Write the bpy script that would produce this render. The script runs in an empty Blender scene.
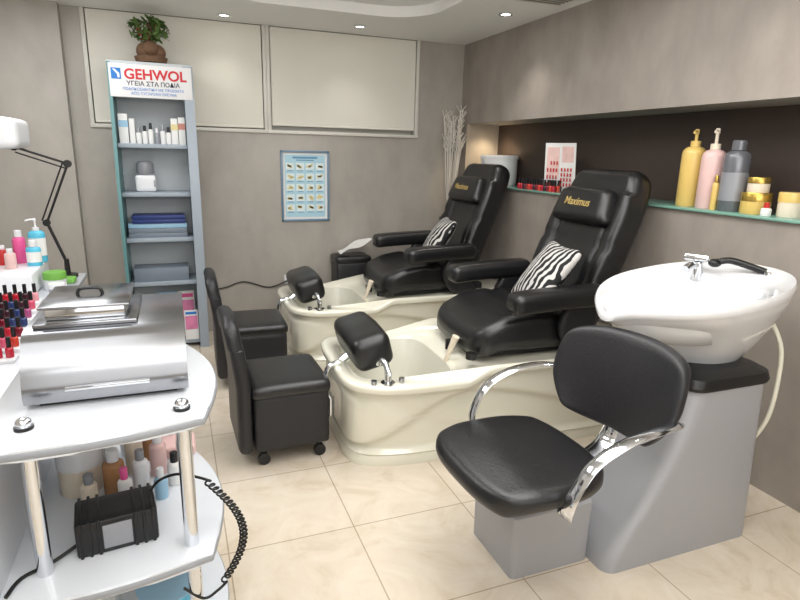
import bpy, bmesh, math, random
from mathutils import Vector, Matrix, Euler
random.seed(7)
S=bpy.context.scene
COL=S.collection
pi=math.pi
# ---------------------------------------------------------------- helpers
def lin(c):
    return tuple(((x/255)/12.92 if x/255<=0.04045 else ((x/255+0.055)/1.055)**2.4) for x in c)+(1,)
def mat(name,rgb,rough=.5,metal=0,var=.06,nscale=6,bump=0,bscale=60,coat=0,trans=0,emit=0,spec=.5,alpha=1):
    m=bpy.data.materials.new(name); m.use_nodes=True; nt=m.node_tree; b=nt.nodes['Principled BSDF']
    c=lin(rgb)
    tc=nt.nodes.new('ShaderNodeTexCoord')
    if var>0:
        n=nt.nodes.new('ShaderNodeTexNoise'); n.inputs['Scale'].default_value=nscale; n.inputs['Detail'].default_value=5
        r=nt.nodes.new('ShaderNodeMix'); r.data_type='RGBA'
        r.inputs[6].default_value=tuple(max(0,x*(1-var)) for x in c[:3])+(1,); r.inputs[7].default_value=tuple(min(1,x*(1+var)) for x in c[:3])+(1,)
        nt.links.new(tc.outputs['Object'],n.inputs['Vector']); nt.links.new(n.outputs['Fac'],r.inputs[0]); nt.links.new(r.outputs[2],b.inputs['Base Color'])
    else: b.inputs['Base Color'].default_value=c
    b.inputs['Roughness'].default_value=rough; b.inputs['Metallic'].default_value=metal
    b.inputs['Specular IOR Level'].default_value=spec
    if coat: b.inputs['Coat Weight'].default_value=coat; b.inputs['Coat Roughness'].default_value=.08
    if trans: b.inputs['Transmission Weight'].default_value=trans
    if emit: b.inputs['Emission Color'].default_value=c; b.inputs['Emission Strength'].default_value=emit
    if bump:
        n2=nt.nodes.new('ShaderNodeTexNoise'); n2.inputs['Scale'].default_value=bscale; n2.inputs['Detail'].default_value=3
        bp=nt.nodes.new('ShaderNodeBump'); bp.inputs['Strength'].default_value=bump; bp.inputs['Distance'].default_value=.01
        nt.links.new(tc.outputs['Object'],n2.inputs['Vector']); nt.links.new(n2.outputs['Fac'],bp.inputs['Height']); nt.links.new(bp.outputs[0],b.inputs['Normal'])
    return m
def mat_plaster(name,c1,c2,c3):
    m=bpy.data.materials.new(name); m.use_nodes=True; nt=m.node_tree; b=nt.nodes['Principled BSDF']
    tc=nt.nodes.new('ShaderNodeTexCoord'); mp=nt.nodes.new('ShaderNodeMapping'); mp.inputs['Scale'].default_value=(1,1,.55)
    n=nt.nodes.new('ShaderNodeTexNoise'); n.inputs['Scale'].default_value=1.6; n.inputs['Detail'].default_value=8; n.inputs['Roughness'].default_value=.66; n.inputs['Distortion'].default_value=.8
    n2=nt.nodes.new('ShaderNodeTexNoise'); n2.inputs['Scale'].default_value=6; n2.inputs['Detail'].default_value=6
    mx=nt.nodes.new('ShaderNodeMath'); mx.operation='MULTIPLY_ADD'; mx.inputs[1].default_value=.45
    mm=nt.nodes.new('ShaderNodeMath'); mm.operation='MULTIPLY'; mm.inputs[1].default_value=.55
    cr=nt.nodes.new('ShaderNodeValToRGB'); e=cr.color_ramp.elements
    e[0].position=.33; e[0].color=lin(c1); e[1].position=.68; e[1].color=lin(c3); x=e.new(.5); x.color=lin(c2)
    nt.links.new(tc.outputs['Object'],mp.inputs[0])
    nt.links.new(mp.outputs[0],n.inputs['Vector']); nt.links.new(mp.outputs[0],n2.inputs['Vector'])
    nt.links.new(n.outputs['Fac'],mm.inputs[0]); nt.links.new(n2.outputs['Fac'],mx.inputs[0]); nt.links.new(mm.outputs[0],mx.inputs[2])
    nt.links.new(mx.outputs[0],cr.inputs[0]); nt.links.new(cr.outputs[0],b.inputs['Base Color'])
    b.inputs['Roughness'].default_value=.45
    bp=nt.nodes.new('ShaderNodeBump'); bp.inputs['Strength'].default_value=.12; bp.inputs['Distance'].default_value=.01
    nt.links.new(n2.outputs['Fac'],bp.inputs['Height']); nt.links.new(bp.outputs[0],b.inputs['Normal'])
    return m
def mat_floor():
    m=bpy.data.materials.new('floor_tiles'); m.use_nodes=True; nt=m.node_tree; b=nt.nodes['Principled BSDF']
    tc=nt.nodes.new('ShaderNodeTexCoord'); mp=nt.nodes.new('ShaderNodeMapping'); mp.inputs['Location'].default_value=(-.1+5,-1.99+5,0)
    br=nt.nodes.new('ShaderNodeTexBrick'); br.offset=0; br.squash=1
    br.inputs['Scale'].default_value=1; br.inputs['Brick Width'].default_value=.5; br.inputs['Row Height'].default_value=.5
    br.inputs['Mortar Size'].default_value=.003; br.inputs['Mortar Smooth'].default_value=.2; br.inputs['Bias'].default_value=0
    br.inputs['Color1'].default_value=(1,1,1,1); br.inputs['Color2'].default_value=(.95,.95,.95,1); br.inputs['Mortar'].default_value=(.6,.56,.5,1)
    n=nt.nodes.new('ShaderNodeTexNoise'); n.inputs['Scale'].default_value=3.0; n.inputs['Detail'].default_value=8; n.inputs['Distortion'].default_value=2.4; n.inputs['Roughness'].default_value=.62
    cr=nt.nodes.new('ShaderNodeValToRGB'); e=cr.color_ramp.elements
    e[0].position=.3; e[0].color=lin((202,187,165)); e[1].position=.7; e[1].color=lin((222,212,196)); x=e.new(.45); x.color=lin((214,201,182))
    mx=nt.nodes.new('ShaderNodeMix'); mx.data_type='RGBA'; mx.blend_type='MULTIPLY'; mx.inputs[0].default_value=1
    nt.links.new(tc.outputs['Object'],mp.inputs[0]); nt.links.new(mp.outputs[0],br.inputs['Vector']); nt.links.new(tc.outputs['Object'],n.inputs['Vector'])
    nt.links.new(n.outputs['Fac'],cr.inputs[0]); nt.links.new(cr.outputs[0],mx.inputs[6]); nt.links.new(br.outputs['Color'],mx.inputs[7]); nt.links.new(mx.outputs[2],b.inputs['Base Color'])
    b.inputs['Roughness'].default_value=.12
    return m
def mat_zebra():
    m=bpy.data.materials.new('zebra_fabric'); m.use_nodes=True; nt=m.node_tree; b=nt.nodes['Principled BSDF']
    tc=nt.nodes.new('ShaderNodeTexCoord'); w=nt.nodes.new('ShaderNodeTexWave'); w.inputs['Scale'].default_value=7; w.inputs['Distortion'].default_value=7; w.inputs['Detail'].default_value=2; w.inputs['Detail Scale'].default_value=1.3
    w.bands_direction='Y'
    cr=nt.nodes.new('ShaderNodeValToRGB'); cr.color_ramp.elements[0].position=.55; cr.color_ramp.elements[1].position=.61
    cr.color_ramp.elements[0].color=lin((22,22,24)); cr.color_ramp.elements[1].color=lin((205,203,200))
    nt.links.new(tc.outputs['Object'],w.inputs['Vector']); nt.links.new(w.outputs['Fac'],cr.inputs[0]); nt.links.new(cr.outputs[0],b.inputs['Base Color']); b.inputs['Roughness'].default_value=.8
    return m
M={}
def mm(n,*a,**k):
    M[n]=mat(n,*a,**k); return M[n]
mm('leather',(22,22,24),.32,bump=.12,bscale=160,spec=.6)
mm('leather_dull',(32,32,35),.42,bump=.15,bscale=120,spec=.5)
mm('black',(18,18,20),.35); mm('blackmat',(24,24,26),.6)
mm('cream',(228,225,208),.12,coat=.6,var=.01)
mm('tubin',(222,220,206),.15,coat=.5,var=.01)
mm('ceramic',(226,227,229),.06,coat=.8,var=.0)
mm('chrome',(225,228,232),.08,1,var=.01); mm('steel',(160,162,166),.2,1,var=.05,nscale=30)
mm('silver',(166,167,171),.38,.15,var=.02); mm('silver2',(150,152,158),.4,.2,var=.02)
mm('white',(226,227,230),.25,var=.01); mm('whitem',(232,232,232),.6,var=.01); mm('laminate',(216,220,226),.18,coat=.3,var=.01); mm('edgegrey',(150,154,160),.35)
mm('ceil',(240,239,236),.8,var=.01,nscale=1)
mm('blind',(224,221,210),.75,var=.02,bump=.05,bscale=200); mm('frame',(212,209,200),.35,var=.01)
mm('stand',(156,167,177),.4,var=.02); mm('standdark',(118,128,140),.45,var=.02); mm('standback',(196,202,206),.5,var=.02); mm('teal',(96,140,142),.4)
mm('red',(205,30,45),.5,var=0); mm('logoblue',(28,120,200),.5,var=0); mm('signtext',(60,60,80),.6,var=0); mm('gold',(196,170,106),.45,.1,var=0)
mm('niche',(62,50,44),.6,var=.12,nscale=4)
mm('yellow',(222,190,110),.3); mm('pink',(226,190,186),.3); mm('greyb',(112,114,120),.25,.3); mm('goldlid',(190,160,80),.25,.8)
mm('redlid',(190,40,40),.3); mm('paper',(232,232,230),.7); mm('skin',(205,140,125),.6,var=.3,nscale=20)
mm('bluebox',(30,50,110),.4); mm('bluelt',(150,190,215),.35); mm('cyan',(90,190,220),.15,var=.05); mm('pinkliq',(225,90,150),.2); mm('pinkflyer',(220,130,170),.5,var=.35,nscale=15)
mm('greenb',(110,170,70),.5); mm('leaf',(84,112,52),.5,var=.3,nscale=30); mm('leafred',(130,60,44),.5,var=.3,nscale=30); mm('basket',(112,84,62),.8,bump=.6,bscale=60,var=.3,nscale=40)
mm('posterbg',(176,214,228),.3,var=.02); mm('posterframe',(110,140,165),.3); mm('pyellow',(222,208,150),.5,var=.2,nscale=30); mm('pdark',(96,150,186),.5); mm('plight',(220,234,236),.5)
mm('twig',(222,216,208),.7); mm('vase',(60,55,52),.3); mm('jarcream',(230,218,198),.3); mm('brownliq',(170,125,85),.2)
mm('glassedge',(120,165,150),.1,var=.05,spec=.7)
mm('lampon',(255,250,235),.5,emit=14,var=0); mm('lampwarm',(255,225,170),.5,emit=14,var=0)
mm('vent',(120,118,112),.5); mm('hose',(225,222,205),.35); mm('cable',(20,20,20),.4); mm('nailpic',(232,196,190),.5,var=.25,nscale=18)
POL=[mm('polish%d'%i,c,.12,coat=.5,var=0) for i,c in enumerate([(190,30,50),(120,20,40),(220,90,120),(230,160,170),(90,40,90),(200,60,40),(60,30,40),(235,205,200),(170,80,130),(40,60,110)])]
PL_B=mat_plaster('plaster_grey',(158,152,144),(170,164,156),(181,175,167)); PL_R=mat_plaster('plaster_taupe',(140,132,124),(154,146,138),(168,160,151))
ZEB=mat_zebra(); FLO=mat_floor()

class MB:
    def __init__(s): s.v=[];s.f=[];s.m=[];s.cur=0
    def add(s,vs,fs,M4=None):
        o=len(s.v)
        for p in vs:
            p=Vector(p); s.v.append(M4@p if M4 else p)
        for f in fs: s.f.append([i+o for i in f]); s.m.append(s.cur)
        return s
    def mat(s,i): s.cur=i; return s
    def box(s,c,d,b=0,rot=None,seg=2):
        bm=bmesh.new(); bmesh.ops.create_cube(bm,size=1)
        for v in bm.verts: v.co=Vector((v.co.x*d[0],v.co.y*d[1],v.co.z*d[2]))
        if b>0: bmesh.ops.bevel(bm,geom=bm.edges[:],offset=min(b,min(d)*.49),segments=seg,profile=.5,affect='EDGES')
        bm.verts.index_update(); R=(Euler(rot).to_matrix().to_4x4() if rot else Matrix.Identity(4)); R=Matrix.Translation(c)@R
        s.add([v.co.copy() for v in bm.verts],[[v.index for v in f.verts] for f in bm.faces],R); bm.free(); return s
    def bx(s,x0,x1,y0,y1,z0,z1,b=0): return s.box(((x0+x1)/2,(y0+y1)/2,(z0+z1)/2),(x1-x0,y1-y0,z1-z0),b)
    def cushion(s,c,d,r,n=12,warp=None,rot=None):
        h=[x/2 for x in d]; r=min(r,min(h)*.999); key={}; vs=[]; fs=[]
        def P(p):
            k=tuple(round(x,5) for x in p)
            if k in key: return key[k]
            q=[p[i]*h[i] for i in range(3)]; inn=[max(-(h[i]-r),min(h[i]-r,q[i])) for i in range(3)]
            dd=Vector([q[i]-inn[i] for i in range(3)])
            if dd.length>1e-9: q=Vector(inn)+dd.normalized()*r
            q=Vector(q)
            if warp: q=Vector(warp(q))
            key[k]=len(vs); vs.append(q); return key[k]
        t=[math.sin((i/n*2-1)*pi/2) for i in range(n+1)]
        for ax in range(3):
            for sg in (-1,1):
                for i in range(n):
                    for j in range(n):
                        def mk(a,b_):
                            p=[0,0,0]; p[ax]=sg; p[(ax+1)%3]=a; p[(ax+2)%3]=b_; return P(p)
                        q=[mk(t[i],t[j]),mk(t[i+1],t[j]),mk(t[i+1],t[j+1]),mk(t[i],t[j+1])]
                        fs.append(q if sg>0 else q[::-1])
        R=(Euler(rot).to_matrix().to_4x4() if rot else Matrix.Identity(4)); s.add(vs,fs,Matrix.Translation(c)@R); return s
    def loft(s,rings,c0=True,c1=True,closed=True):
        n=len(rings[0]); vs=[p for r in rings for p in r]; fs=[]
        for i in range(len(rings)-1):
            for j in range(n if closed else n-1):
                k=(j+1)%n; fs.append([i*n+j,i*n+k,(i+1)*n+k,(i+1)*n+j])
        if c0: fs.append(list(range(n))[::-1])
        if c1: fs.append([(len(rings)-1)*n+j for j in range(n)])
        return s.add(vs,fs)
    def cyl(s,p0,p1,r0,r1=None,seg=20):
        r1=r0 if r1 is None else r1; p0=Vector(p0);p1=Vector(p1); d=(p1-p0).normalized(); a=d.orthogonal().normalized(); b=d.cross(a)
        R=[[p+ (a*math.cos(2*pi*i/seg)+b*math.sin(2*pi*i/seg))*r for i in range(seg)] for p,r in ((p0,r0),(p1,r1))]
        return s.loft(R)
    def lathe(s,prof,c=(0,0,0),seg=28,sx=1,sy=1):
        c=Vector(c); return s.loft([[c+Vector((r*sx*math.cos(2*pi*i/seg),r*sy*math.sin(2*pi*i/seg),z)) for i in range(seg)] for r,z in prof])
    def tube(s,pts,r,seg=10,sub=6,flat=None,up=(0,0,1)):
        P=[Vector(p) for p in pts]
        if sub>1 and len(P)>2:
            Q=[]
            for i in range(len(P)-1):
                a=P[max(0,i-1)];b=P[i];c=P[i+1];d=P[min(len(P)-1,i+2)]
                for k in range(sub):
                    t=k/sub; Q.append(.5*((2*b)+(c-a)*t+(2*a-5*b+4*c-d)*t*t+(3*b-a-3*c+d)*t**3))
            Q.append(P[-1]); P=Q
        rings=[]; nrm=None
        for i,p in enumerate(P):
            t=(P[min(i+1,len(P)-1)]-P[max(i-1,0)]).normalized()
            if flat: 
                a=Vector(up); a=(a-t*a.dot(t)).normalized()
            else:
                if nrm is None: nrm=t.orthogonal().normalized()
                a=(nrm-t*nrm.dot(t)).normalized(); nrm=a
            b=t.cross(a); ra,rb=(flat if flat else (r,r))
            rings.append([p+a*ra*math.cos(2*pi*k/seg)+b*rb*math.sin(2*pi*k/seg) for k in range(seg)])
        return s.loft(rings)
    def ell(s,c,r,seg=20,rg=12):
        return s.loft([[Vector(c)+Vector((r[0]*max(1e-3,math.sin(pi*i/rg))*math.cos(2*pi*k/seg),r[1]*max(1e-3,math.sin(pi*i/rg))*math.sin(2*pi*k/seg),-r[2]*math.cos(pi*i/rg))) for k in range(seg)] for i in range(rg+1)])
    def prism(s,poly,z0,z1,b=0):
        bm=bmesh.new(); vs=[bm.verts.new((p[0],p[1],z0)) for p in poly]; f=bm.faces.new(vs); r=bmesh.ops.extrude_face_region(bm,geom=[f])
        for g in r['geom']:
            if isinstance(g,bmesh.types.BMVert): g.co.z=z1
        if b: 
            ed=[e for e in bm.edges if abs(e.verts[0].co.z-e.verts[1].co.z)<1e-6]; bmesh.ops.bevel(bm,geom=ed,offset=b,segments=2,affect='EDGES',profile=.5)
        bm.verts.index_update(); s.add([v.co.copy() for v in bm.verts],[[v.index for v in f.verts] for f in bm.faces]); bm.free(); return s
    def obj(s,name,mats,parent=None,world=True,loc=None,rot=None,label=None,ang=38):
        me=bpy.data.meshes.new(name)
        off=Vector((0,0,0))
        if parent is not None and world: off=parent.get('_w') and Vector(parent['_w']) or Vector((0,0,0))
        if parent is None and loc is not None and world: off=Vector(loc)
        me.from_pydata([tuple(p-off) for p in s.v],[],s.f)
        if not isinstance(mats,(list,tuple)): mats=[mats]
        for m in mats: me.materials.append(M[m] if isinstance(m,str) else m)
        me.polygons.foreach_set('material_index',s.m)
        bm=bmesh.new(); bm.from_mesh(me); bmesh.ops.recalc_face_normals(bm,faces=bm.faces[:]); bm.to_mesh(me); bm.free()
        me.polygons.foreach_set('use_smooth',[True]*len(me.polygons)); me.set_sharp_from_angle(angle=math.radians(ang)); me.update()
        o=bpy.data.objects.new(name,me); COL.objects.link(o)
        if parent is not None: o.parent=parent
        elif loc is not None: o.location=loc
        if rot: o.rotation_euler=rot
        if label: o['label']=label
        if parent is not None: o['_w']=tuple(off)
        return o
def squircle(hx,hy,k=.25,f=None):
    def w(q):
        u=min(1,abs(q.x)/hx); v=min(1,abs(q.y)/hy)
        q=Vector((q.x*math.sqrt(1-k*v*v*v),q.y*math.sqrt(1-k*u*u*u),q.z))
        return f(q) if f else q
    return w
def thing(name,label,cat,loc,rz=0,group=None):
    o=bpy.data.objects.new(name,None); COL.objects.link(o); o.location=loc; o.rotation_euler=(0,0,rz); o.empty_display_size=.1
    o['label']=label; o['category']=cat; o['_w']=tuple(loc)
    if group: o['group']=group
    return o
def subpart(name,parent,w=(0,0,0),loc=(0,0,0)):
    o=bpy.data.objects.new(name,None); COL.objects.link(o); o.parent=parent; o.location=loc; o['_w']=w; return o
def tag(o,label,cat,group=None):
    o['label']=label; o['category']=cat
    if group: o['group']=group
    return o
def struct(o): o['kind']='structure'; return o
def copy_thing(src,loc,rz=None,label=None):
    n=src.copy(); COL.objects.link(n); n.location=loc
    if rz is not None: n.rotation_euler=(0,0,rz)
    if label: n['label']=label
    def rec(a,b):
        for c in a.children:
            d=c.copy(); COL.objects.link(d); d.parent=b; rec(c,d)
    rec(src,n); return n
def text(body,size,mtx,m,parent,name='lettering',ext=.0008,align='CENTER',bold=0,world=False):
    c=bpy.data.curves.new('t','FONT'); c.body=body; c.size=size; c.extrude=ext; c.align_x=align; c.align_y='CENTER'; c.offset=bold
    o=bpy.data.objects.new('t',c); COL.objects.link(o); bpy.context.view_layer.update()
    me=bpy.data.meshes.new_from_object(o.evaluated_get(bpy.context.evaluated_depsgraph_get())); bpy.data.objects.remove(o)
    off=Vector(parent['_w']) if world else Vector((0,0,0))
    me.transform(Matrix.Translation(-off)@mtx); me.materials.clear(); me.materials.append(M[m])
    q=bpy.data.objects.new(name,me); COL.objects.link(q); q.parent=parent; return q
def face_y(x,y,z): return Matrix.Translation((x,y,z))@Matrix.Rotation(pi/2,4,'X')
# ---------------------------------------------------------------- room
R,D,H,ZS,ZT=2.49,4.92,2.45,1.264,1.775
XL,YF,HT=-1.5,-1.6,2.72
struct(MB().bx(XL-.1,R+.1,YF-.1,D+.1,-.1,0).obj('floor',FLO))
zb0,zb1=1.64,2.45
w=MB(); w.bx(XL-.1,R+.45,D,D+.15,0,zb0); w.bx(XL-.1,-.54,D,D+.15,zb0,HT+.1); w.bx(2.06,R+.45,D,D+.15,zb0,HT+.1); w.bx(-.54,2.06,D,D+.15,zb1,HT+.1)
w.bx(XL,-.66,D-.1,D,0,H)
struct(w.obj('wall_back',PL_B))
YN0,YN1,XN=.6,4.80,R+.34
w=MB(); w.bx(R,XN+.1,YF-.1,D,0,ZS-.012); w.bx(R,XN+.1,YF-.1,D,ZT,HT+.1); w.bx(R,XN+.1,YN1,D,ZS-.012,ZT); w.bx(R,XN+.1,YF-.1,YN0,ZS-.012,ZT)
struct(w.obj('wall_right',PL_R))
struct(MB().bx(XN-.01,XN+.02,YN0,YN1,ZS-.012,ZT).obj('wall_niche','niche'))
struct(MB().bx(XL-.1,XL,YF-.1,D,0,HT+.1).obj('wall_left',PL_B)); struct(MB().bx(XL,R,YF-.1,YF,0,HT+.1).obj('wall_front',PL_B))
struct(MB().bx(R-.025,XN-.01,YN0,YN1,ZS-.012,ZS,.002).obj('trim_1','glassedge'))
def rrect(x0,x1,y0,y1,r,z,n=16,outer=None):
    P=[]
    for cx,cy,a0 in ((x1-r,y1-r,0),(x0+r,y1-r,pi/2),(x0+r,y0+r,pi),(x1-r,y0+r,1.5*pi)):
        for i in range(n+1):
            a=a0+i/n*pi/2; P.append(Vector((cx+r*math.cos(a),cy+r*math.sin(a),z)))
    return P
inn=rrect(.3,1.78,-.6,4.22,.35,H); outr=rrect(XL,R,YF,D,.001,H)
c=MB(); c.loft([outr,inn,[p+Vector((0,0,.07)) for p in inn]],False,False)
st=rrect(.42,1.66,-.48,4.08,.3,H+.07); c.loft([[p+Vector((0,0,.07)) for p in inn],st,[Vector((p.x,p.y,HT)) for p in st]],False,True)
struct(c.obj('ceiling','ceil',ang=30))
def window(n,x0,x1):
    f=MB(); t=.028
    f.bx(x0,x0+t,D-.01,D+.1,zb0,zb1,.004); f.bx(x1-t,x1,D-.01,D+.1,zb0,zb1,.004); f.bx(x0,x1,D-.02,D+.1,zb0,zb0+t,.004)
    f.mat(1).bx(x0+t,x1-t,D+.1,D+.11,zb0+t,zb1)
    return struct(f.obj('window_%d'%n,['frame','frame']))
window(1,-.54,.745); window(2,.745,2.06)
for i,(x0,x1,z0) in enumerate(((-.505,.71,1.695),(.780,2.025,1.72))):
    t=thing('roller_blind','cream fabric roller blind lowered over the high window','blind',((x0+x1)/2,D+.01,z0))
    MB().bx(x0,x1,D+.004,D+.008,z0,2.445).obj('fabric','blind',t); MB().bx(x0,x1,D+.0,D+.015,z0-.018,z0,.004).obj('bottom_bar','blind',t)
    MB().cyl((x0,D+.04,2.40),(x1,D+.04,2.40),.025).obj('roller_tube','frame',t)
def downlight(x,y,z,col='lampon',e=8,sz=100):
    t=thing('downlight','small round recessed ceiling spotlight, switched on','light',(x,y,z))
    MB().lathe([(.05,0),(.05,-.008),(.036,-.01),(.034,-.002)],(x,y,z),24).obj('trim_ring','chrome',t); MB().lathe([(.033,-.001),(.033,-.004)],(x,y,z),24).obj('bulb',col,t)
    l=bpy.data.lights.new('spot','SPOT'); l.energy=e; l.spot_size=math.radians(sz); l.spot_blend=.9; l.shadow_soft_size=.04; l.color=(1,.95,.88) if col=='lampon' else (1,.78,.5)
    o=bpy.data.objects.new('spot',l); COL.objects.link(o); o.location=(x,y,z-.03)
for x,y,e in ((.42,4.70,4),(1.42,4.60,6),(2.2,3.75,18),(2.2,1.9,9)): downlight(x,y,H,e=e)
downlight(2.66,4.64,ZT,'lampwarm',12,130)
vt=MB(); vt.bx(2.02,2.38,3.02,3.4,H-.006,H,.002); vt.mat(1)
for i in range(9): vt.bx(2.04,2.36,3.045+i*.038,3.06+i*.038,H-.009,H-.006)
struct(vt.obj('trim_2',['frame','vent']))
def area(x,y,z,sx,sy,e,rot=(0,0,0),col=(1,1,1)):
    l=bpy.data.lights.new('area','AREA'); l.shape='RECTANGLE'; l.size=sx; l.size_y=sy; l.energy=e; l.color=col
    o=bpy.data.objects.new('area',l); COL.objects.link(o); o.location=(x,y,z); o.rotation_euler=rot; return o
area(1.04,1.7,H+.05,1.1,3.3,60,col=(1,.99,.98))
area(-.7,.1,H-.02,1.0,2.4,13,col=(.98,.99,1))
area(-.7,3.3,H-.02,.8,1.8,26,col=(.98,.99,1))
area(.6,-1.5,1.5,3.4,1.6,22,rot=(pi/2,0,0),col=(.98,.99,1))  # unseen front fill, added behind the camera without a fitting
# unseen light added behind the viewpoint, aimed up to brighten the ceiling
area(.5,-.7,1.95,2.6,.8,50,rot=(pi-.55,0,0),col=(1,.99,.97))
# ---------------------------------------------------------------- pedicure spa chair
def spa(loc,rz,label):
    T=thing('pedicure_spa_chair',label,'pedicure chair',loc,rz,'pedicure spa chairs'); T['_w']=(0,0,0)
    N=160
    def ring(cx,cy,a,b,z,e=6.0):
        P=[]
        for i in range(N):
            t=2*pi*i/N; c_,s_=math.cos(t),math.sin(t)
            r=(abs(c_)**e+abs(s_)**e)**(-1/e)
            x=cx+a*c_*r; y=cy+b*s_*r; P.append(Vector((x,y,z(x) if callable(z) else z)))
        return P
    def sm(t): t=max(0,min(1,t)); return t*t*(3-2*t)
    def rimz(x):
        return .430+.012*(1-sm(x/.25))+.06*sm((x-.58)/.16)
    rings=[ring(.89,0,.875,.42,.0),ring(.89,0,.875,.42,.03),ring(.89,0,.866,.411,.05)]
    K=34
    for k in range(1,K+1):
        u=k/K; P=ring(.89,0,.875,.425,0); Q=[]
        for p in P:
            x=p.x; z=.05+u*(rimz(x)-.055-.05)
            zc=.09+.26*sm((x-.0)/.62)-.16*sm((x-.62)/.9)
            up_=sm((z-zc)/.02); zd=.33-.22*sm((x-.10)/.45); mid=sm((z-zd)/.02)*(1-sm((z-zd-.05)/.05))*(1-sm((x-.5)/.3))
            inset=.004+.026*(1-up_)*sm((z-.05)/.04)+.008*mid
            Q.append(Vector((.89+(p.x-.89)*(1-inset/.88),p.y*(1-inset/.43),z)))
        rings.append(Q)
    rings.append(ring(.89,0,.877,.428,lambda x:rimz(x)-.048)); rings.append(ring(.89,0,.893,.448,lambda x:rimz(x)-.040)); rings.append(ring(.89,0,.897,.453,lambda x:rimz(x)-.018)); rings.append(ring(.89,0,.890,.446,lambda x:rimz(x)-.004))
    rings.append(ring(.89,0,.877,.432,lambda x:rimz(x)+.001))
    rings.append(ring(.345,0,.270,.330,lambda x:.432,5)); rings.append(ring(.345,0,.256,.315,lambda x:.415,5))
    b=MB(); b.loft(rings,True,False); 
    b.mat(1); b.loft([rings[-1],ring(.345,0,.238,.29,.28,4.4),ring(.35,0,.215,.255,.16,4),ring(.35,0,.17,.19,.135,3.2),ring(.35,0,.01,.01,.135,2)],False,True)
    b.obj('foot_bath_base',['cream','tubin'],T,ang=50)
    MB().cyl((.35,0,.136),(.35,0,.14),.03).obj('drain','chrome',T)
    f=subpart('footrest',T)
    MB().cushion((.17,0,.545),(.20,.50,.175),.05,14,lambda q:(q.x*(1+.06*math.cos(q.y*6)),q.y,q.z-abs(q.y)*.05),(0,-.25,0)).obj('pad','leather',f)
    MB().cyl((.06,0,.42),(.15,0,.49),.025).box((.15,0,.475),(.1,.2,.015),.004).obj('bracket','chrome',f)
    MB().tube([(-.022,-.1,.26),(-.045,-.1,.34),(-.03,-.1,.43),(.03,-.1,.455)],.016).cyl((-.022,-.1,.17),(-.022,-.1,.27),.02).obj('drain_handle','chrome',T)
    fa=MB(); fa.cyl((.20,-.385,.425),(.20,-.385,.44),.035).cyl((.20,-.385,.42),(.20,-.385,.485),.018).tube([(.20,-.385,.47),(.195,-.365,.52),(.185,-.32,.53),(.18,-.29,.50)],.015).box((.20,-.40,.497),(.018,.05,.012),.004,(.5,0,0))
    fa.obj('faucet','chrome',T)
    for x in (.13,.27): MB().cyl((x,-.385,.42),(x,-.385,.455),.018,.015).obj('control_knob','chrome',T)
    sp=subpart('hand_spray',T)
    MB().cyl((.66,-.06,.46),(.66,-.06,.51),.026).obj('holder','black',sp); MB().cyl((.60,-.14,.42),(.64,-.18,.57),.010,.02).obj('spray_head','jarcream',sp)
    MB().cyl((.68,-.29,.48),(.68,-.29,.51),.028).obj('jet_button','black',T)
    def ws(q):
        z=q.z
        if z>0: z+=.03*(abs(q.y)/.3)**3+ .02*math.cos(q.x*9)-.014*math.exp(-(q.x/.02)**2)
        if q.x<-.22: z-=(-.22-q.x)*.30
        k=1+.05*math.cos(q.x*3)
        return (q.x,q.y*k,z)
    MB().cushion((1.08,0,.585),(.78,.63,.18),.075,24,squircle(.39,.315,.12,ws)).obj('seat','leather',T)
    MB().bx(.80,1.55,-.25,.25,.46,.53,.02).obj('seat_frame','blackmat',T)
    lean=.375; O=Vector((1.36,0,.60)); ax=Vector((math.sin(lean),0,math.cos(lean)))
    def wb(q):
        u=(q.z+.46)/.92
        wd=1-.22*max(0,(u-.66)/.34)**2; x=q.x
        if x<0:
            for u0 in (.30,.50): x+=.012*math.exp(-((u-u0)/.014)**2)
            x-= .045*(abs(q.y)/.32)**4*(1 if u<.85 else 0)
            x+=.014*math.exp(-((abs(q.y)-.21)/.012)**2)*(1 if u<.80 else 0)
        return (x,q.y*wd,q.z)
    B=MB().cushion(O+ax*.435,(.16,.65,.92),.07,36,wb,(0,lean,0)).obj('backrest','leather',T)
    hc=O+ax*.645+Vector((-math.cos(lean),0,math.sin(lean)))*.095
    Hd=MB().cushion(hc,(.12,.47,.21),.05,16,lambda q:(q.x-.01*math.cos(q.y*7),q.y*(1-.1*(q.z/.09)),q.z),(0,lean,0)).obj('headrest','leather',T)
    up=ax; nr=Vector((-math.cos(lean),0,math.sin(lean))); xr=Vector((0,-1,0)); p=hc+nr*.0715
    mt=Matrix(((xr.x,up.x,nr.x,p.x),(xr.y,up.y,nr.y,p.y),(xr.z,up.z,nr.z,p.z),(0,0,0,1)))
    t=text('Maximus',.066,mt,'gold',Hd,bold=.0006)
    for sg in (-1,1):
        a=MB().cushion((1.11,sg*.385,.80),(.55,.135,.11),.038,16,lambda q:(q.x,q.y*(1+.2*(-q.x)),q.z-(.22*(abs(q.x+.1)**2) if q.x<-.1 else .0)),(0,-.04,0)).obj('armrest','leather',T)
        MB().cushion((1.27,sg*.365,.645),(.22,.055,.33),.024,10,lambda q:(q.x-.12*math.cos(q.z*8)+.10,q.y,q.z)).obj('arm_support','leather_dull',T)
    return T
spa1=spa((.71,2.80,0),-.045,'black leather reclining spa chair on cream foot-bath base')
spa2=copy_thing(spa1,(.70,4.20,0),-.02,'black leather spa chair with foot bath beside back wall')
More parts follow.
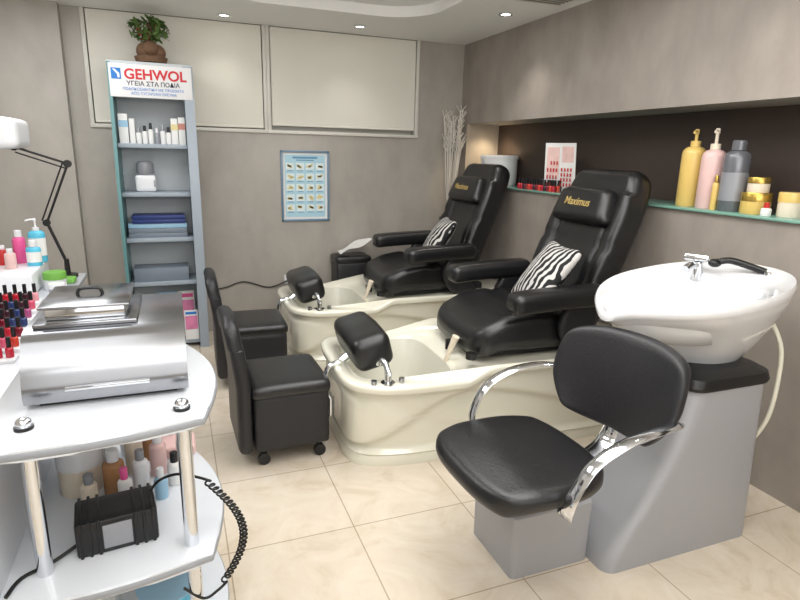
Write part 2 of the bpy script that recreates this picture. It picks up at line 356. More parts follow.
def pillow(loc,rot,s,label):
    o=MB().cushion((0,0,0),(s,s,.14),.06,18,lambda q:(q.x*(1-.10*math.cos(q.y*pi/s)),q.y*(1-.10*math.cos(q.x*pi/s)),q.z*(.25+.75*max(0,math.cos(q.x*pi/s*.95))**.6*max(0,math.cos(q.y*pi/s*.95))**.6))).obj('throw_cushion',ZEB,None,loc=None)
    o.location=loc; o.rotation_euler=rot; tag(o,label,'cushion','zebra cushions'); return o
pillow((1.87,2.60,.87),(0,-.95,-.25),.42,'black and white zebra-stripe cushion leaning on spa chair seat')
pillow((1.88,4.02,.865),(0,-1.0,-.25),.39,'smaller-looking zebra-stripe cushion on spa chair by back wall')
# ---------------------------------------------------------------- stools
def stool(loc,rz,label):
    T=thing('stool',label,'stool',loc,rz,'low black leather stools'); T['_w']=(0,0,0)
    MB().cushion((-.0,0,.225),(.37,.42,.29),.02,8).obj('body','leather_dull',T)
    MB().cushion((-.0,0,.385),(.39,.44,.07),.03,10,lambda q:(q.x,q.y,q.z+(.008*math.cos(q.x*6)*math.cos(q.y*6) if q.z>0 else 0))).obj('seat','leather',T)
    MB().cushion((-.225,0,.42),(.07,.44,.68),.033,16,lambda q:(q.x-.10*max(0,q.z)**1.0*(1+q.z)-.0,q.y*(1-.12*max(0,q.z/.34)**4),q.z-.05*(abs(q.y)/.22)**3*(q.z>0.2))).obj('backrest','leather_dull',T)
    for x in (-.14,.14):
        for y in (-.17,.17):
            MB().cyl((x,y-.012,.03),(x,y+.012,.03),.03,seg=16).cyl((x,y,.03),(x,y,.09),.01).box((x,y,.055),(.03,.034,.02),.004).obj('castor','black',T)
    return T
st1=stool((.46,2.78,0),.02,'low black leather stool with backrest on castors, nearer')
copy_thing(st1,(.44,3.78,0),-.02,'low black leather stool with backrest, beside far foot bath')
# ---------------------------------------------------------------- shampoo unit
T=thing('shampoo_unit','white ceramic backwash basin on silver-grey pedestal with black collar','shampoo basin',(1.85,1.6,0))
def rr(x0,x1,y0,y1,r,z): return rrect(x0,x1,y0,y1,r,z,6)
prof=[(0,1.395),(.03,1.40),(.08,1.43),(.15,1.48),(.22,1.535),(.30,1.59),(.38,1.64),(.46,1.68),(.54,1.71),(.62,1.735),(.665,1.745)]
MB().loft([rr(x0,2.13+.02*z/.665,1.40+.035*z/.665,1.80-.03*z/.665,.05+.03*z,z) for z,x0 in prof]).obj('pedestal','silver',T)
MB().loft([rr(1.74,2.155,1.43,1.77,.06,.665),rr(1.735,2.16,1.425,1.775,.06,.68),rr(1.745,2.155,1.43,1.77,.07,.71),rr(1.80,2.12,1.46,1.74,.07,.73)]).obj('collar','black',T)
def er(sc,z,cx,cy=1.66,a=.40,b=.30,ex=2.3,sx=None):
    P=[]
    for i in range(96):
        t=2*pi*i/96; c_,s_=math.cos(t),math.sin(t)
        x=a*sc*math.copysign(abs(c_)**(2/ex),c_)*(sx or 1); y=b*sc*math.copysign(abs(s_)**(2/ex),s_)
        if x<0: y*=1-.36*(abs(x)/(a*sc))**2
        hi=min(1,max(0,(z-.8)/.2))
        zz=z+(.055*(x/a)*hi)
        if x<0: zz-=.035*hi*sc*math.exp(-(y/.075)**2)*max(0,(-x/(a*sc)-.75)/.25)
        P.append(Vector((cx+x,cy+y,zz)))
    return P
MB().loft([er(.42,.71,1.98),er(.45,.725,1.98),er(.54,.77,1.98),er(.65,.825,1.97),er(.76,.875,1.95),er(.86,.92,1.925),er(.93,.95,1.905),er(.965,.97,1.90),er(.985,.985,1.89),er(1.008,.997,1.885),er(1.010,1.017,1.885),er(.995,1.027,1.885),er(.97,1.025,1.885),
  er(.83,1.0,1.84),er(.80,.985,1.835),er(.73,.90,1.84),er(.58,.83,1.86),er(.3,.80,1.88),er(.06,.795,1.89)]).obj('basin','ceramic',T,ang=60)
MB().cyl((1.89,1.66,.796),(1.89,1.66,.803),.03).obj('drain','chrome',T)
MB().cyl((2.10,1.82,1.0),(2.10,1.82,1.08),.026,.022).box((2.09,1.82,1.095),(.035,.10,.03),.01,(.0,.2,.5)).tube([(2.10,1.82,1.055),(2.05,1.805,1.07),(2.005,1.795,1.055)],.015).obj('faucet','chrome',T)
hs=subpart('hand_shower',T,(0,0,0),(-1.85,-1.6,0))
MB().tube([(2.115,1.74,1.09),(2.155,1.71,1.10),(2.195,1.65,1.085),(2.22,1.595,1.07)],.014).ell((2.11,1.745,1.085),(.026,.026,.018)).obj('handle','black',hs)
MB().cyl((2.22,1.585,1.01),(2.22,1.585,1.07),.02,.014).obj('holder','chrome',hs)
MB().tube([(2.21,1.56,.92),(2.22,1.48,.80),(2.21,1.455,.66),(2.185,1.45,.50),(2.175,1.50,.36),(2.17,1.58,.2)],.009).obj('drain_hose','hose',T)
# chair
T=thing('shampoo_chair','black leather salon chair with curved chrome arms on silver-grey base','chair',(1.08,1.5,0))
MB().loft([rr(1.05,1.39,1.50,1.80,.02,0),rr(1.045,1.395,1.50,1.80,.02,.25),rr(1.05,1.39,1.51,1.79,.02,.26)]).obj('base_box','silver',T)
MB().cyl((1.14,1.6,.26),(1.1,1.56,.45),.06).box((1.08,1.54,.455),(.3,.3,.016),.004).obj('mount','blackmat',T)
MB().cushion((1.035,1.50,.50),(.48,.54,.072),.035,24,squircle(.24,.27,.30,lambda q:(q.x,q.y*(1-.14*max(0,(q.x)/.23)**2),q.z-.12*max(0,-q.x-.10)+.010*math.cos(q.x*6)*math.cos(q.y*6)*(q.z>0))),(0,0,.03)).obj('seat','leather',T)
def bw(q):
    v=min(1,abs(q.y)/.27); u=q.z/.18
    z=q.z*math.sqrt(1-.36*v**3); y=q.y*(1-.30*max(0,-u)**1.6-.10*max(0,u)**3)
    return (q.x-.95*q.y**2+.18*q.z+.5*q.z**2,y,z)
MB().cushion((1.475,1.515,.715),(.058,.54,.36),.028,24,bw,(0,0,.17)).obj('backrest','leather_dull',T)
MB().tube([(1.2,1.5,.455),(1.34,1.5,.46),(1.43,1.52,.5),(1.465,1.53,.62)],.02,flat=(.04,.01),up=(0,1,0)).obj('back_bracket','chrome',T)
for sg in (-1,1):
    pts=[(1.06,.24,.445),(1.035,.275,.45),(1.02,.298,.485),(1.03,.31,.55),(1.085,.315,.635),(1.19,.315,.685),(1.32,.305,.70),(1.42,.275,.69),(1.475,.235,.675)]
    MB().tube([(x,1.5+sg*y,z) for x,y,z in pts],.02,12,flat=(.024,.008),up=(0,1,0)).obj('armrest','chrome',T)
# ---------------------------------------------------------------- display stand
sx0,sx1,sy0,sy1=-.37,.17,4.58,4.86
T=thing('display_stand','tall blue-grey product display stand with white header sign','shelf unit',(-.1,4.72,0))
for x,s_ in ((sx0,1),(sx1,-1)):
    poly=[]
    for i in range(31):
        z=i/30*2.06; y=sy0-.03-.07*math.sin(z/2.06*pi)**2-.03*(1-z/2.06); poly.append((y,z))
    poly+= [(sy1,2.06),(sy1,0)]
    m=MB(); xa,xb=(x,x+.022) if s_>0 else (x-.06,x+.005)
    m.add([(xx,y,z) for xx in (xa,xb) for y,z in poly],[list(range(len(poly))),list(range(len(poly),2*len(poly)))[::-1]]+[[i,(i+1)%len(poly),len(poly)+(i+1)%len(poly),len(poly)+i] for i in range(len(poly))])
    m.obj('side_panel','stand' if s_<0 else 'teal',T)
MB().bx(sx0+.022,sx1-.06,sy1-.02,sy1,.02,2.05).obj('back_panel','standback',T)
SH=[1.53,1.19,.86,.53]
for z in SH+[.06]:
    MB().bx(sx0+.022,sx1-.06,sy0-.02,sy1-.02,z-.03,z,.003).obj('shelf','stand',T)
hd=MB().bx(sx0+.01,sx1-.005,sy0-.045,sy0-.02,1.835,2.05,.003).obj('header_sign','whitem',T)
hd2=MB().bx(sx0,sx1,sy0-.03,sy1,2.05,2.07,.003).obj('top_panel','standback',T)
y=sy0-.046
MB().bx(-.345,-.285,y-.002,y,1.95,2.02).obj('logo_square','logoblue',hd)
m=MB(); m.add([(-.335,y-.004,2.012),(-.320,y-.004,2.012),(-.293,y-.004,1.985),(-.293,y-.004,1.958),(-.306,y-.004,1.958),(-.308,y-.004,1.98)],[[0,1,2,3,4,5]]); m.obj('logo_mark','whitem',hd)
text('GEHWOL',.092,face_y(-.068,y-.001,1.983),'red',hd,bold=.0024,world=True)
text('ΥΓΕΙΑ ΣΤΑ ΠΟΔΙΑ',.040,face_y(-.085,y-.001,1.925),'signtext',hd,bold=.0006,world=True)
text('ΠΟΔΟΚΟΣΜΗΤΙΚΗ ΜΕ ΠΡΟΪΟΝΤΑ',.024,face_y(-.085,y-.001,1.889),'logoblue',hd,world=True)
text('ΑΠΟ ΣΥΓΧΡΟΝΗ ΕΡΕΥΝΑ',.024,face_y(-.085,y-.001,1.861),'logoblue',hd,world=True)
# bonsai
T=thing('potted_plant','small bonsai plant with bulbous brown trunk base','plant',(-.09,4.70,2.07))
MB().lathe([(.07,2.07),(.10,2.085),(.11,2.12),(.10,2.125),(.09,2.115),(.02,2.115)],(-.09,4.70,0),24).obj('pot','basket',T)
MB().ell((-.12,4.70,2.16),(.065,.05,.06)).ell((-.05,4.70,2.155),(.06,.045,.055)).ell((-.09,4.68,2.175),(.06,.05,.055)).tube([(-.09,4.70,2.17),(-.105,4.69,2.24),(-.07,4.70,2.29),(-.10,4.70,2.34)],.014).obj('trunk','basket',T)
lf=MB()
for i in range(170):
    a=random.uniform(0,2*pi); r=.02+.11*random.random(); zc=2.30+.09*random.uniform(-1,1)*(1-(r/.17)**2)
    c=Vector((-.09+r*math.cos(a),4.70+r*math.sin(a)*.7,zc)); s_=random.uniform(.025,.042)
    e=Euler((random.uniform(-1,1),random.uniform(-1,1),random.uniform(0,6))).to_matrix()
    lf.mat(1 if random.random()<.08 else 0); P=[c+e@Vector(p)*s_ for p in ((-1,0,0),(-.3,.42,.1),(.4,.38,.1),(1,0,0),(.4,-.38,.1),(-.3,-.42,.1))]; lf.add(P,[[0,1,2,3,4,5]])
lo=lf.obj('leaves',['leaf','leafred'],T); lo['kind']='stuff'
def bottle(name,label,cat,loc,r,h,body,cap,neck=.75,pump=False,group=None,band=None,flat=1):
    T=thing(name,label,cat,loc,0,group); T['_w']=(0,0,0)
    MB().lathe([(r*.94,0),(r,.01*h+.002),(r,h*(neck-.10)),(r*.93,h*(neck-.05)),(r*.7,h*(neck-.015)),(r*.4,h*neck)],seg=20,sy=flat).obj('body',body,T)
    if band: MB().lathe([(r*1.01,h*.15),(r*1.01,h*.55)],seg=20,sy=flat).obj('label_band',band,T)
    if pump:
        q=MB(); q.lathe([(r*.42,h*neck),(r*.42,h*(neck+.07)),(r*.14,h*(neck+.075)),(r*.14,h*.95)],seg=14)
        q.cyl((0,0,h*.94),(0,0,h),r*.2,r*.17,12).tube([(0,0,h*.965),(-r*.5,-r*.3,h*.97),(-r*.95,-r*.6,h*.95)],r*.12,8); q.obj('pump',cap,T)
    else: MB().lathe([(r*.55,h*neck),(r*.55,h*.985),(r*.48,h)],seg=16).obj('cap',cap,T)
    return T
def carton(name,label,cat,c,d,m,group=None,rot=0,stripe=None,sm_=None):
    T=thing(name,label,cat,(c[0],c[1],c[2]),rot,group); T['_w']=(0,0,0)
    MB().bx(-d[0]/2,d[0]/2,-d[1]/2,d[1]/2,0,d[2],.0015).obj('box_body',m,T)
    if stripe: MB().bx(-d[0]/2-.0008,d[0]/2+.0008,-d[1]/2-.0008,d[1]/2+.0008,d[2]*.55,d[2]*.78).obj('printed_band',stripe,T)
    return T
g='foot care products on the top shelf of the stand'
yy=4.64
carton('product_box','white cardboard skincare box with blue band','box',(-.305,yy,1.53),(.06,.05,.20),'paper',g,0,'bluelt')
carton('product_box','slim white cardboard skincare box','box',(-.25,yy+.01,1.53),(.035,.04,.17),'paper',g)
for i,(x,h,b,c_) in enumerate(((-.21,.11,'paper','silver2'),(-.17,.125,'paper','black'),(-.13,.145,'paper','black'),(-.09,.11,'silver2','white'),(-.05,.135,'whitem','silver2'),(-.012,.12,'paper','black'))):
    bottle('lotion_bottle','small foot lotion bottle standing on the display shelf','bottle',(x,yy,1.53),.018,h,b,c_,.7,False,g)
carton('product_box','white skincare box with orange print','box',(.03,yy,1.53),(.045,.05,.18),'paper',g,0,'pyellow')
carton('product_box','white skincare box with orange print','box',(.08,yy,1.53),(.045,.05,.19),'paper',g,0,'skin')
T=thing('small_grinder','white electric nail appliance with grey rounded top','appliance',(-.19,4.68,1.19)); T['_w']=(0,0,0)
MB().cushion((0,0,.06),(.14,.12,.12),.02,8).obj('body','white',T); MB().lathe([(.05,.12),(.06,.135),(.058,.20),(.045,.215),(.01,.22)],seg=24).obj('lid','silver2',T); MB().box((.05,-.055,.06),(.03,.008,.05),.003).obj('switch','silver2',T)
for i in range(3): carton('storage_tray','flat pale blue plastic tray','tray',(-.13,4.69,.86+.035*i),(.40,.2,.033),['standdark','standdark','bluelt'][i],'stacked trays on the stand')
for i in range(2): carton('blue_binder','dark blue binder lying flat','binder',(-.12,4.68,.965+.03*i),(.36,.2,.028),'bluebox','binders on the stand')
carton('cardboard_box','flat grey-blue cardboard box','box',(-.13,4.68,.53),(.38,.2,.10),'standdark')
def brochure(x,y,z,w_,h,cols,label,tilt=-.12):
    T=thing('brochure',label,'brochure',(x,y,z),0,'brochures in the stand base'); T['_w']=(0,0,0)
    def q(x0,x1,z0,z1,d,nm,m): 
        o=MB(); o.box(((x0+x1)/2,d,(z0+z1)/2),(x1-x0,.004,z1-z0)); ob=o.obj(nm,m,T); ob.rotation_euler=(tilt,0,0); return ob
    q(-w_/2,w_/2,0,h,0,'cover',cols[0]); q(-w_/2+.006,w_/2-.006,h*.35,h*.80,-.003,'cover_picture',cols[1]); q(-w_/2+.01,w_/2-.01,h*.86,h*.94,-.003,'cover_heading',cols[2])
brochure(.055,4.56,.06,.10,.23,('paper','pinkflyer','logoblue'),'white brochure with pink picture and blue heading')
brochure(-.06,4.56,.06,.10,.23,('bluelt','plight','logoblue'),'pale blue brochure with light picture')
brochure(-.17,4.56,.06,.10,.22,('pinkflyer','paper','redlid'),'pink brochure with white picture')
brochure(-.28,4.56,.06,.10,.22,('paper','skin','greenb'),'white brochure with skin-tone picture')
brochure(.03,4.66,.06,.12,.36,('paper','pinkflyer','pinkliq'),'taller white brochure with pink print')
brochure(-.11,4.66,.06,.12,.36,('bluelt','pyellow','bluebox'),'taller blue and yellow brochure')
# poster
T=thing('framed_poster','pale blue poster of illustrations in blue-grey frame','poster',(1.04,D,1.22))
x0,x1,z0,z1=.835,1.245,.925,1.51
f=MB()
for a in ((x0,x1,z1-.016,z1),(x0,x1,z0,z0+.016),(x0,x0+.016,z0,z1),(x1-.016,x1,z0,z1)): f.bx(a[0],a[1],D-.022,D-.001,a[2],a[3],.003)
f.obj('frame','posterframe',T)
MB().bx(x0+.015,x1-.015,D-.006,D-.002,z0+.015,z1-.015).obj('poster_border','paper',T)
MB().bx(x0+.035,x1-.035,D-.008,D-.006,z0+.035,z1-.035).obj('poster_sheet','posterbg',T)
ill=MB()
ill.mat(1).bx(x0+.10,x1-.10,D-.0095,D-.0085,z1-.065,z1-.05); ill.bx(x0+.13,x1-.13,D-.0095,D-.0085,z1-.082,z1-.074)
for r_ in range(5):
    for c_ in range(4):
        cx=x0+.078+c_*.084; cz=z1-.130-r_*.086
        ill.mat(2).box((cx,D-.0085,cz),(.070,.001,.058)); ill.mat(0)
        for k in range(2):
            e=random.uniform(-.8,.8); ill.box((cx+random.uniform(-.012,.012),D-.0095,cz+random.uniform(-.01,.01)),(.04,.001,.016),0,(0,e,0))
        ill.mat(1).box((cx,D-.0095,cz-.036),(.05,.001,.005))
ill.obj('illustrations',['pyellow','pdark','plight'],T)
T=thing('wall_socket','white wall power socket with black plug cable','socket',(.88,D,.42))
MB().bx(.84,.92,D-.012,D-.001,.38,.46,.004).obj('plate','white',T); MB().tube([(.88,D-.015,.42),(.84,D-.02,.40),(.7,D-.015,.36),(.5,D-.015,.42),(.35,D-.015,.38),(.2,D-.015,.36)],.006,8).obj('power_cord','cable',T)
T=thing('twig_vase','tall dark floor vase holding white dried twigs','vase',(2.32,4.79,0))
MB().lathe([(.09,0),(.10,.05),(.11,.4),(.09,.75),(.06,.9),(.07,.95),(.06,.95),(.05,.9)],(2.32,4.79,0)).obj('vase','vase',T)
tw=MB()
for i in range(20):
    a=random.uniform(0,2*pi); r=random.uniform(.02,.09); x,y=2.34,4.78; h=random.uniform(1.55,1.92)
    k=[(x+random.uniform(-.01,.01),y+random.uniform(-.01,.01),.85),(x+r*.5*math.cos(a),y+r*.4*math.sin(a),1.25),(x+r*.8*math.cos(a),y+r*.6*math.sin(a)-.02,1.52),(x+r*math.cos(a+.3),y+r*.7*math.sin(a)-.02,h)]
    tw.tube(k,.004,6,4)
    for j in range(8):
        t=random.uniform(.1,1); b=Vector(k[2]).lerp(Vector(k[3]),t); tw.tube([b,b+Vector((random.uniform(-.05,.05),random.uniform(-.04,.02),.06))],.003,5,1)
o=tw.obj('twigs','twig',T); o['kind']='stuff'
T=thing('side_stool','small black leather cube stool beside the far spa chair','stool',(1.40,4.775,0)); T['_w']=(0,0,0)
MB().cushion((0,0,.30),(.30,.22,.58),.02,8).obj('body','leather_dull',T); MB().cushion((0,0,.61),(.32,.24,.07),.03,8).obj('seat','leather',T)
o=MB(); V=[];F_=[]
for i in range(9):
    for j in range(7): V.append((-.14+i*.035,-.10+j*.03,.012+.014*math.sin(i*.9+j*.5)+.014*i))
for i in range(8):
    for j in range(6): F_.append([i*7+j,(i+1)*7+j,(i+1)*7+j+1,i*7+j+1])
o.add(V,F_); o=o.obj('paper_towel','paper',None); o.location=(1.42,4.77,.65); tag(o,'crumpled white paper sheet lying on the cube stool','paper')
# ---------------------------------------------------------------- niche shelf items
T=thing('bucket','white plastic bucket with lid and grey handle','bucket',(2.655,4.48,ZS)); T['_w']=(0,0,0)
MB().lathe([(.150,0),(.155,.01),(.158,.22)],seg=32).obj('body','whitem',T); MB().lathe([(.164,.215),(.167,.235),(.158,.247),(.02,.248)],seg=32).obj('lid','whitem',T); MB().tube([(-.16,.0,.20),(-.175,-.05,.12),(-.16,-.1,.07),(-.11,-.13,.06)],.004,6).obj('handle','silver',T)
T=thing('sample_card','folded catalogue with nail photo prints standing upright','catalogue',(2.60,3.53,ZS),-1.15); T['_w']=(0,0,0)
MB().box((-.06,0,.17),(.125,.004,.34),0,(.08,0,.15)).box((.06,0,.17),(.125,.004,.34),0,(.08,0,-.15)).obj('cover','paper',T)
mp_=MB().box((.055,-.008,.26),(.10,.002,.11),0,(.08,0,-.15)).box((-.06,-.008,.21),(.09,.002,.20),0,(.08,0,.15)); mp_.mat(1)
for i in range(4):
    for j in range(4): mp_.box((.018+i*.024,-.012,.05+j*.035),(.012,.002,.024),0,(.08,0,-.15))
    for j in range(4): mp_.box((-.095+i*.024,-.012,.05+j*.05),(.010,.002,.026),0,(.08,0,.15))
mp_.obj('photo_print',['nailpic','redlid'],T)
g='nail polish bottles on the niche ledge'
base=bottle('nail_polish','red nail polish bottle with black cap on the ledge','nail polish',(2.53,3.94,ZS),.014,.08,POL[0],'black',.5,False,g)
for i in range(38):
    r_,c_=i%3,i//3; n=copy_thing(base,(2.53+.04*r_,3.905-.034*c_,ZS))
    if i%4: 
        for ch in n.children:
            if ch.name.startswith('body'): ch.data=ch.data.copy(); ch.data.materials.clear(); ch.data.materials.append(POL[[0,5,1,6][i%4]])
bottle('pump_bottle','tall yellow shampoo pump bottle on glass ledge','bottle',(2.60,2.38,ZS),.060,.40,'yellow','yellow',.78,True,None)
bottle('pump_bottle','tall pale pink conditioner pump bottle on glass ledge','bottle',(2.585,2.24,ZS),.058,.40,'pink','jarcream',.74,True,None)
bottle('lotion_bottle','slim yellow bottle beside the grey one','bottle',(2.54,2.165,ZS),.016,.17,'yellow','goldlid',.8)
bottle('shampoo_bottle','large dark grey shampoo bottle with grey cap','bottle',(2.58,2.10,ZS),.060,.34,'greyb','greyb',.86,False,None,'silver2')
def jar(label,loc,r,h,b,l):
    T=thing('cosmetic_jar',label,'jar',loc); T['_w']=(0,0,0)
    MB().lathe([(r*.95,0),(r,.006),(r,h*.6)],seg=26).obj('body',b,T); MB().lathe([(r*1.04,h*.6),(r*1.04,h*.95),(r,h)],seg=26).obj('lid',l,T); return T
jar('wide gold cosmetic jar on the glass ledge',(2.58,1.965,ZS),.065,.10,'yellow','goldlid'); jar('cream jar with gold lid stacked on another jar',(2.58,1.965,ZS+.10),.047,.07,'jarcream','goldlid')
jar('white cream jar with yellow lid on glass ledge',(2.60,1.81,ZS),.05,.11,'jarcream','yellow'); bottle('lotion_bottle','small white bottle with red cap','bottle',(2.53,1.87,ZS),.022,.06,'paper','redlid',.6)
# ---------------------------------------------------------------- trolley
T=thing('salon_trolley','white laminate trolley with curved edge and chrome posts','trolley',(-.2,1.75,0))
def shelfpoly(grow=0):
    P=[(-.47,1.37),(-.40,1.355)]
    for i in range(13):
        t=i/12; P.append((-.40+t*.43,1.355+.055*t-.02*math.sin(pi*t)))
    for i in range(1,17):
        t=i/16; P.append((.03+.065*math.sin(pi*min(1,t*1.05))-.10*t*t,1.41+t*.77))
    P+=[(-.47,2.18)]
    Q=[]
    for p in P:
        if not Q or (Vector(p)-Vector(Q[-1])).length>.004: Q.append(p)
    return Q
for z,l in ((.85,1),(.45,1),(.12,1)):
    sh=MB().prism(shelfpoly(),z-.028,z,.006).obj('shelf','laminate',T)
    sp_=shelfpoly()[:-1]
    MB().tube([(p[0],p[1],z-.014) for p in sp_],.01,8,1,flat=(.009,.003),up=(0,0,1)).obj('edge_trim','edgegrey',sh)
MB().bx(-.465,-.455,1.40,2.15,.45,.822).obj('side_board','laminate',T)
for x,y in ((-.37,1.47),(-.02,1.47),(-.40,2.08),(-.07,2.08)):
    MB().cyl((x,y,.07),(x,y,.86),.019).obj('post','chrome',T); MB().mat(0).ell((x,y,.866),(.018,.018,.013)).mat(1).cyl((x,y,.85),(x,y,.858),.021).obj('knob',['chrome','black'],T)
    MB().cyl((x,y-.014,.032),(x,y+.014,.032),.032).cyl((x,y,.03),(x,y,.075),.01).obj('castor','black',T)
T=thing('steriliser_box','brushed stainless steel steriliser cabinet','steriliser',(-.19,1.8,.85))
pr=[(1.575,.865),(1.570,.885),(1.573,.915),(1.585,.95),(1.602,.985),(1.622,1.012),(1.645,1.029),(1.67,1.035),(2.00,1.035),(2.00,.865)]
m=MB(); n=len(pr); m.add([(x,y,z) for x in (-.39,.0) for y,z in pr],[list(range(n)),list(range(n,2*n))[::-1]]+[[i,(i+1)%n,n+(i+1)%n,n+i] for i in range(n)]); m.obj('cabinet','steel',T,ang=32)
MB().bx(-.36,-.03,1.60,1.98,.85,.866).obj('foot_frame','black',T)
MB().box((-.195,1.568,.900),(.20,.008,.010),.002).obj('door_handle','chrome',T)
t2=thing('instrument_tray','shallow stainless tray with lid and small knob','tray',(-.25,1.82,1.035))
MB().bx(-.37,-.12,1.67,1.97,1.035,1.047,.004).obj('platform','steel',t2)
MB().bx(-.345,-.15,1.70,1.94,1.047,1.08,.006).obj('tray','chrome',t2); MB().bx(-.358,-.137,1.687,1.953,1.08,1.088,.003).obj('lid','steel',t2); MB().tube([(-.28,1.82,1.088),(-.27,1.82,1.105),(-.225,1.82,1.105),(-.215,1.82,1.088)],.005,8).obj('handle','black',t2)
T=thing('power_adaptor','ribbed black power adaptor box with grey label','power adaptor',(-.21,1.57,.45),.12); T['_w']=(0,0,0)
ad=MB().cushion((0,0,.05),(.20,.13,.10),.008,6)
for i in range(9):
    if abs(i-4)>1: ad.box((-.088+i*.022,0,.052),(.008,.136,.104),.002)
ad.obj('housing','black',T); MB().bx(-.035,.035,-.0675,-.064,.016,.084).obj('rating_label','silver2',T)
T=thing('coiled_cable','black coiled cable hanging over the trolley shelf edge','cable',(.05,1.5,.45))
pts=[]
for i in range(26*10):
    t=i/259; c=Vector((.03+.09*math.sin(t*pi*.9),1.52-.03*t,.60-.31*t)); pts.append(c+Vector((.010*math.cos(i/10*2*pi),.010*math.sin(i/10*2*pi),0)))
MB().tube(pts,.003,6,1).obj('coil','cable',T)
MB().tube([pts[0],(.0,1.54,.61),(-.05,1.57,.61),(-.10,1.60,.58),(-.13,1.60,.54)],.004,8).obj('upper_lead','cable',T)
MB().tube([pts[-1],(.04,1.47,.28),(-.0,1.45,.28),(-.05,1.46,.32)],.004,8).obj('lower_lead','cable',T)
T=MB().tube([(-.30,1.54,.47),(-.36,1.50,.456),(-.42,1.46,.456),(-.44,1.40,.456)],.005,8).obj('electric_cable','cable',None,loc=(-.38,1.5,.456)); tag(T,'black power cord lying on the trolley shelf','cable')
g='bottles on the trolley lower shelf'
jar('large cream jar with beige contents on trolley shelf',(-.335,1.86,.45),.062,.15,'jarcream','white')
for (x,y_,r,h,b,c_,l,nk) in ((-.235,1.80,.032,.15,'brownliq','white','clear bottle with amber liquid and white cap',.75),(-.275,1.95,.03,.19,'white','white','tall white lotion bottle',.75),(-.185,1.92,.028,.17,'jarcream','pinkliq','cream bottle with pink cap',.75),(-.16,1.81,.024,.13,'white','silver2','slim white tube with grey cap',.75),
   (-.11,1.88,.026,.15,'pink','white','pale pink bottle with white cap',.75),(-.06,1.80,.022,.11,'paper','black','small white bottle with black cap',.7),(-.14,2.0,.03,.18,'brownliq','black','amber bottle with black cap',.8),(-.21,2.06,.03,.2,'white','white','white bottle behind other bottles',.8),(-.30,1.76,.024,.10,'jarcream','silver2','short cream bottle with grey cap',.7),
   (-.10,1.73,.02,.10,'bluelt','white','small pale blue bottle with white cap',.7),(-.20,1.73,.02,.12,'paper','pinkliq','small white bottle with pink cap',.7),(-.03,1.90,.024,.14,'white','silver2','white bottle with grey cap',.75)):
    bottle('lotion_bottle',l,'bottle',(x,y_,.45),r,h,b,c_,nk,False,g)
bottle('pump_bottle','white pump bottle on the trolley shelf','bottle',(-.38,2.0,.45),.03,.2,'white','white',.7,True,g)
o=MB().cushion((-.05,2.02,.47),(.12,.12,.04),.015,8).obj('folded_towel','pink',None,loc=(-.05,2.02,.45)); tag(o,'folded pale pink towel on the trolley shelf','towel')
T=thing('foot_tub','translucent light blue plastic tub on the bottom shelf','tub',(-.10,1.62,.12)); T['_w']=(0,0,0)
MB().lathe([(.07,0),(.085,.10),(.082,.10),(.066,.006)],seg=24).obj('tub_wall','cyan',T); MB().lathe([(.086,.098),(.09,.104),(.082,.104)],seg=24).obj('rim','bluelt',T)
carton('cardboard_box','white box on the trolley bottom shelf','box',(-.32,1.62,.12),(.16,.2,.12),'paper')
# ---------------------------------------------------------------- manicure desk
T=thing('manicure_desk','white manicure desk with glossy top','desk',(-.95,2.75,0))
MB().bx(-1.46,-.50,1.80,3.65,.77,.80,.008).obj('desk_top','laminate',T)
MB().bx(-1.44,-.54,1.84,3.60,.0,.77,.004).obj('cabinet','white',T)
T=thing('desk_riser','white raised storage box on the desk','box',(-.95,3.35,.80))
MB().bx(-1.3,-.66,3.12,3.52,.80,.905,.01).obj('riser_box','white',T); MB().bx(-1.0,-.97,3.11,3.12,.84,.86,.003).obj('handle','chrome',T)
T=thing('nail_polish_rack','stepped clear and white nail polish rack','rack',(-.8,2.45,.80))
NR=7
for i in range(NR):
    MB().bx(-.98,-.53,2.12+i*.075,2.12+(i+1)*.075,.80,.812+.014*i,.003).obj('step','white',T)
base=bottle('nail_polish','nail polish bottle with black cap in stepped rack','nail polish',(-.55,2.155,.812),.0125,.07,POL[0],'black',.5,False,'nail polishes in the stepped rack')
bodies={}
for i in range(NR):
    for j in range(12):
        if i==0 and j==0: continue
        n=copy_thing(base,(-.55-.033*j,2.155+i*.075,.812+.014*i)); mi=random.randrange(10)
        for ch in n.children:
            if ch.name.startswith('body'):
                if mi not in bodies: me=ch.data.copy(); me.materials.clear(); me.materials.append(POL[mi]); bodies[mi]=me
                ch.data=bodies[mi]
bottle('sanitiser_bottle','blue liquid sanitiser pump bottle with label','bottle',(-.69,3.47,.905),.040,.23,'cyan','white',.72,True,None,'paper',.7)
bottle('sanitiser_bottle','small blue sanitiser bottle with white cap','bottle',(-.69,3.36,.905),.034,.13,'cyan','white',.75,False,None,'paper',.7)
bottle('remover_bottle','pink nail polish remover bottle with white cap','bottle',(-.77,3.46,.905),.030,.17,'pinkliq','white',.8)
bottle('remover_bottle','small red nail polish remover bottle','bottle',(-.84,3.42,.905),.025,.10,'redlid','white',.8)
bottle('remover_bottle','small pink remover bottle on white riser','bottle',(-.78,3.30,.905),.025,.10,'pink','white',.8)
o=MB().cushion((-.57,3.40,.815),(.10,.08,.03),.012,6).obj('sponge','greenb',None,loc=(-.57,3.40,.80)); tag(o,'small green sponge block on the desk','sponge')
jar('small white jar with green lid on the desk',(-.59,3.25,.80),.05,.09,'white','greenb'); jar('small clear jar on the desk',(-.56,3.10,.80),.035,.06,'silver2','white')
T=thing('desk_lamp','black articulated desk lamp with white shade','lamp',(-.58,3.56,.80))
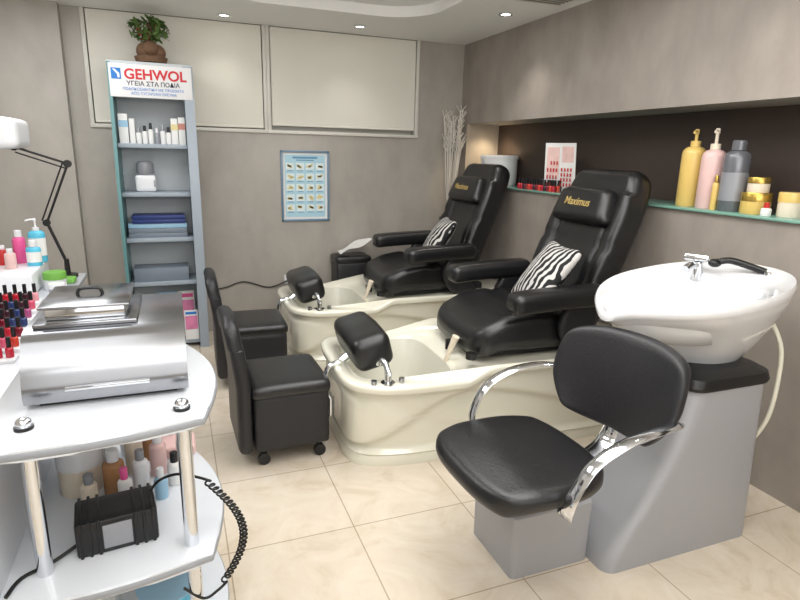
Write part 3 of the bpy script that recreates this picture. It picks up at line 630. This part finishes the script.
MB().lathe([(.05,.80),(.05,.815),(.015,.82),(.012,.9)],(-.58,3.56,0),20).obj('base','black',T)
E1=(-.65,3.56,1.10); E2=(-.52,3.56,1.41); E3=(-.74,3.50,1.49)
def off(p,x,z): return (p[0]+x,p[1],p[2]+z)
MB().cyl((-.58,3.56,.88),E1,.008).cyl(E1,E2,.006).cyl(off(E1,-.022,.01),off(E2,-.022,.01),.004).cyl(off(E2,0,0),(E2[0],E2[1]-.02,E2[2]),.02).cyl(E1,(E1[0],E1[1]-.02,E1[2]),.018).obj('lower_arm','black',T)
MB().cyl(E2,E3,.006).cyl(off(E2,-.01,-.025),off(E3,0,-.025),.004).cyl(E3,(E3[0],E3[1]-.02,E3[2]),.018).obj('upper_arm','black',T)
MB().cushion((-.865,3.42,1.555),(.38,.30,.17),.03,12,lambda q:(q.x,q.y,q.z*(1-.20*max(0,q.x/.19)))).obj('shade','white',T)
MB().cyl(E3,(-.78,3.46,1.49),.012).obj('swivel','black',T)
# ---------------------------------------------------------------- camera
f,yaw,pit,rol=573.3,.374,.249,.024
F=Vector((math.sin(yaw)*math.cos(pit),math.cos(yaw)*math.cos(pit),-math.sin(pit))); Rr=Vector((math.cos(yaw),-math.sin(yaw),0)); U=Rr.cross(F)
c_,s_=math.cos(rol),math.sin(rol); R2=Rr*c_+U*s_; U2=U*c_-Rr*s_
cd=bpy.data.cameras.new('camera'); cd.sensor_width=36; cd.lens=f/800*36; cd.clip_start=.05
co=bpy.data.objects.new('camera',cd); COL.objects.link(co)
co.matrix_world=Matrix(((R2.x,U2.x,-F.x,0),(R2.y,U2.y,-F.y,0),(R2.z,U2.z,-F.z,1.5),(0,0,0,1)))
S.camera=co
wd=bpy.data.worlds.new('world'); S.world=wd; wd.use_nodes=True; wd.node_tree.nodes['Background'].inputs[0].default_value=(.8,.85,.9,1); wd.node_tree.nodes['Background'].inputs[1].default_value=.3
S.view_settings.view_transform='Standard'
for o in bpy.data.objects:
    if '_w' in o: del o['_w']
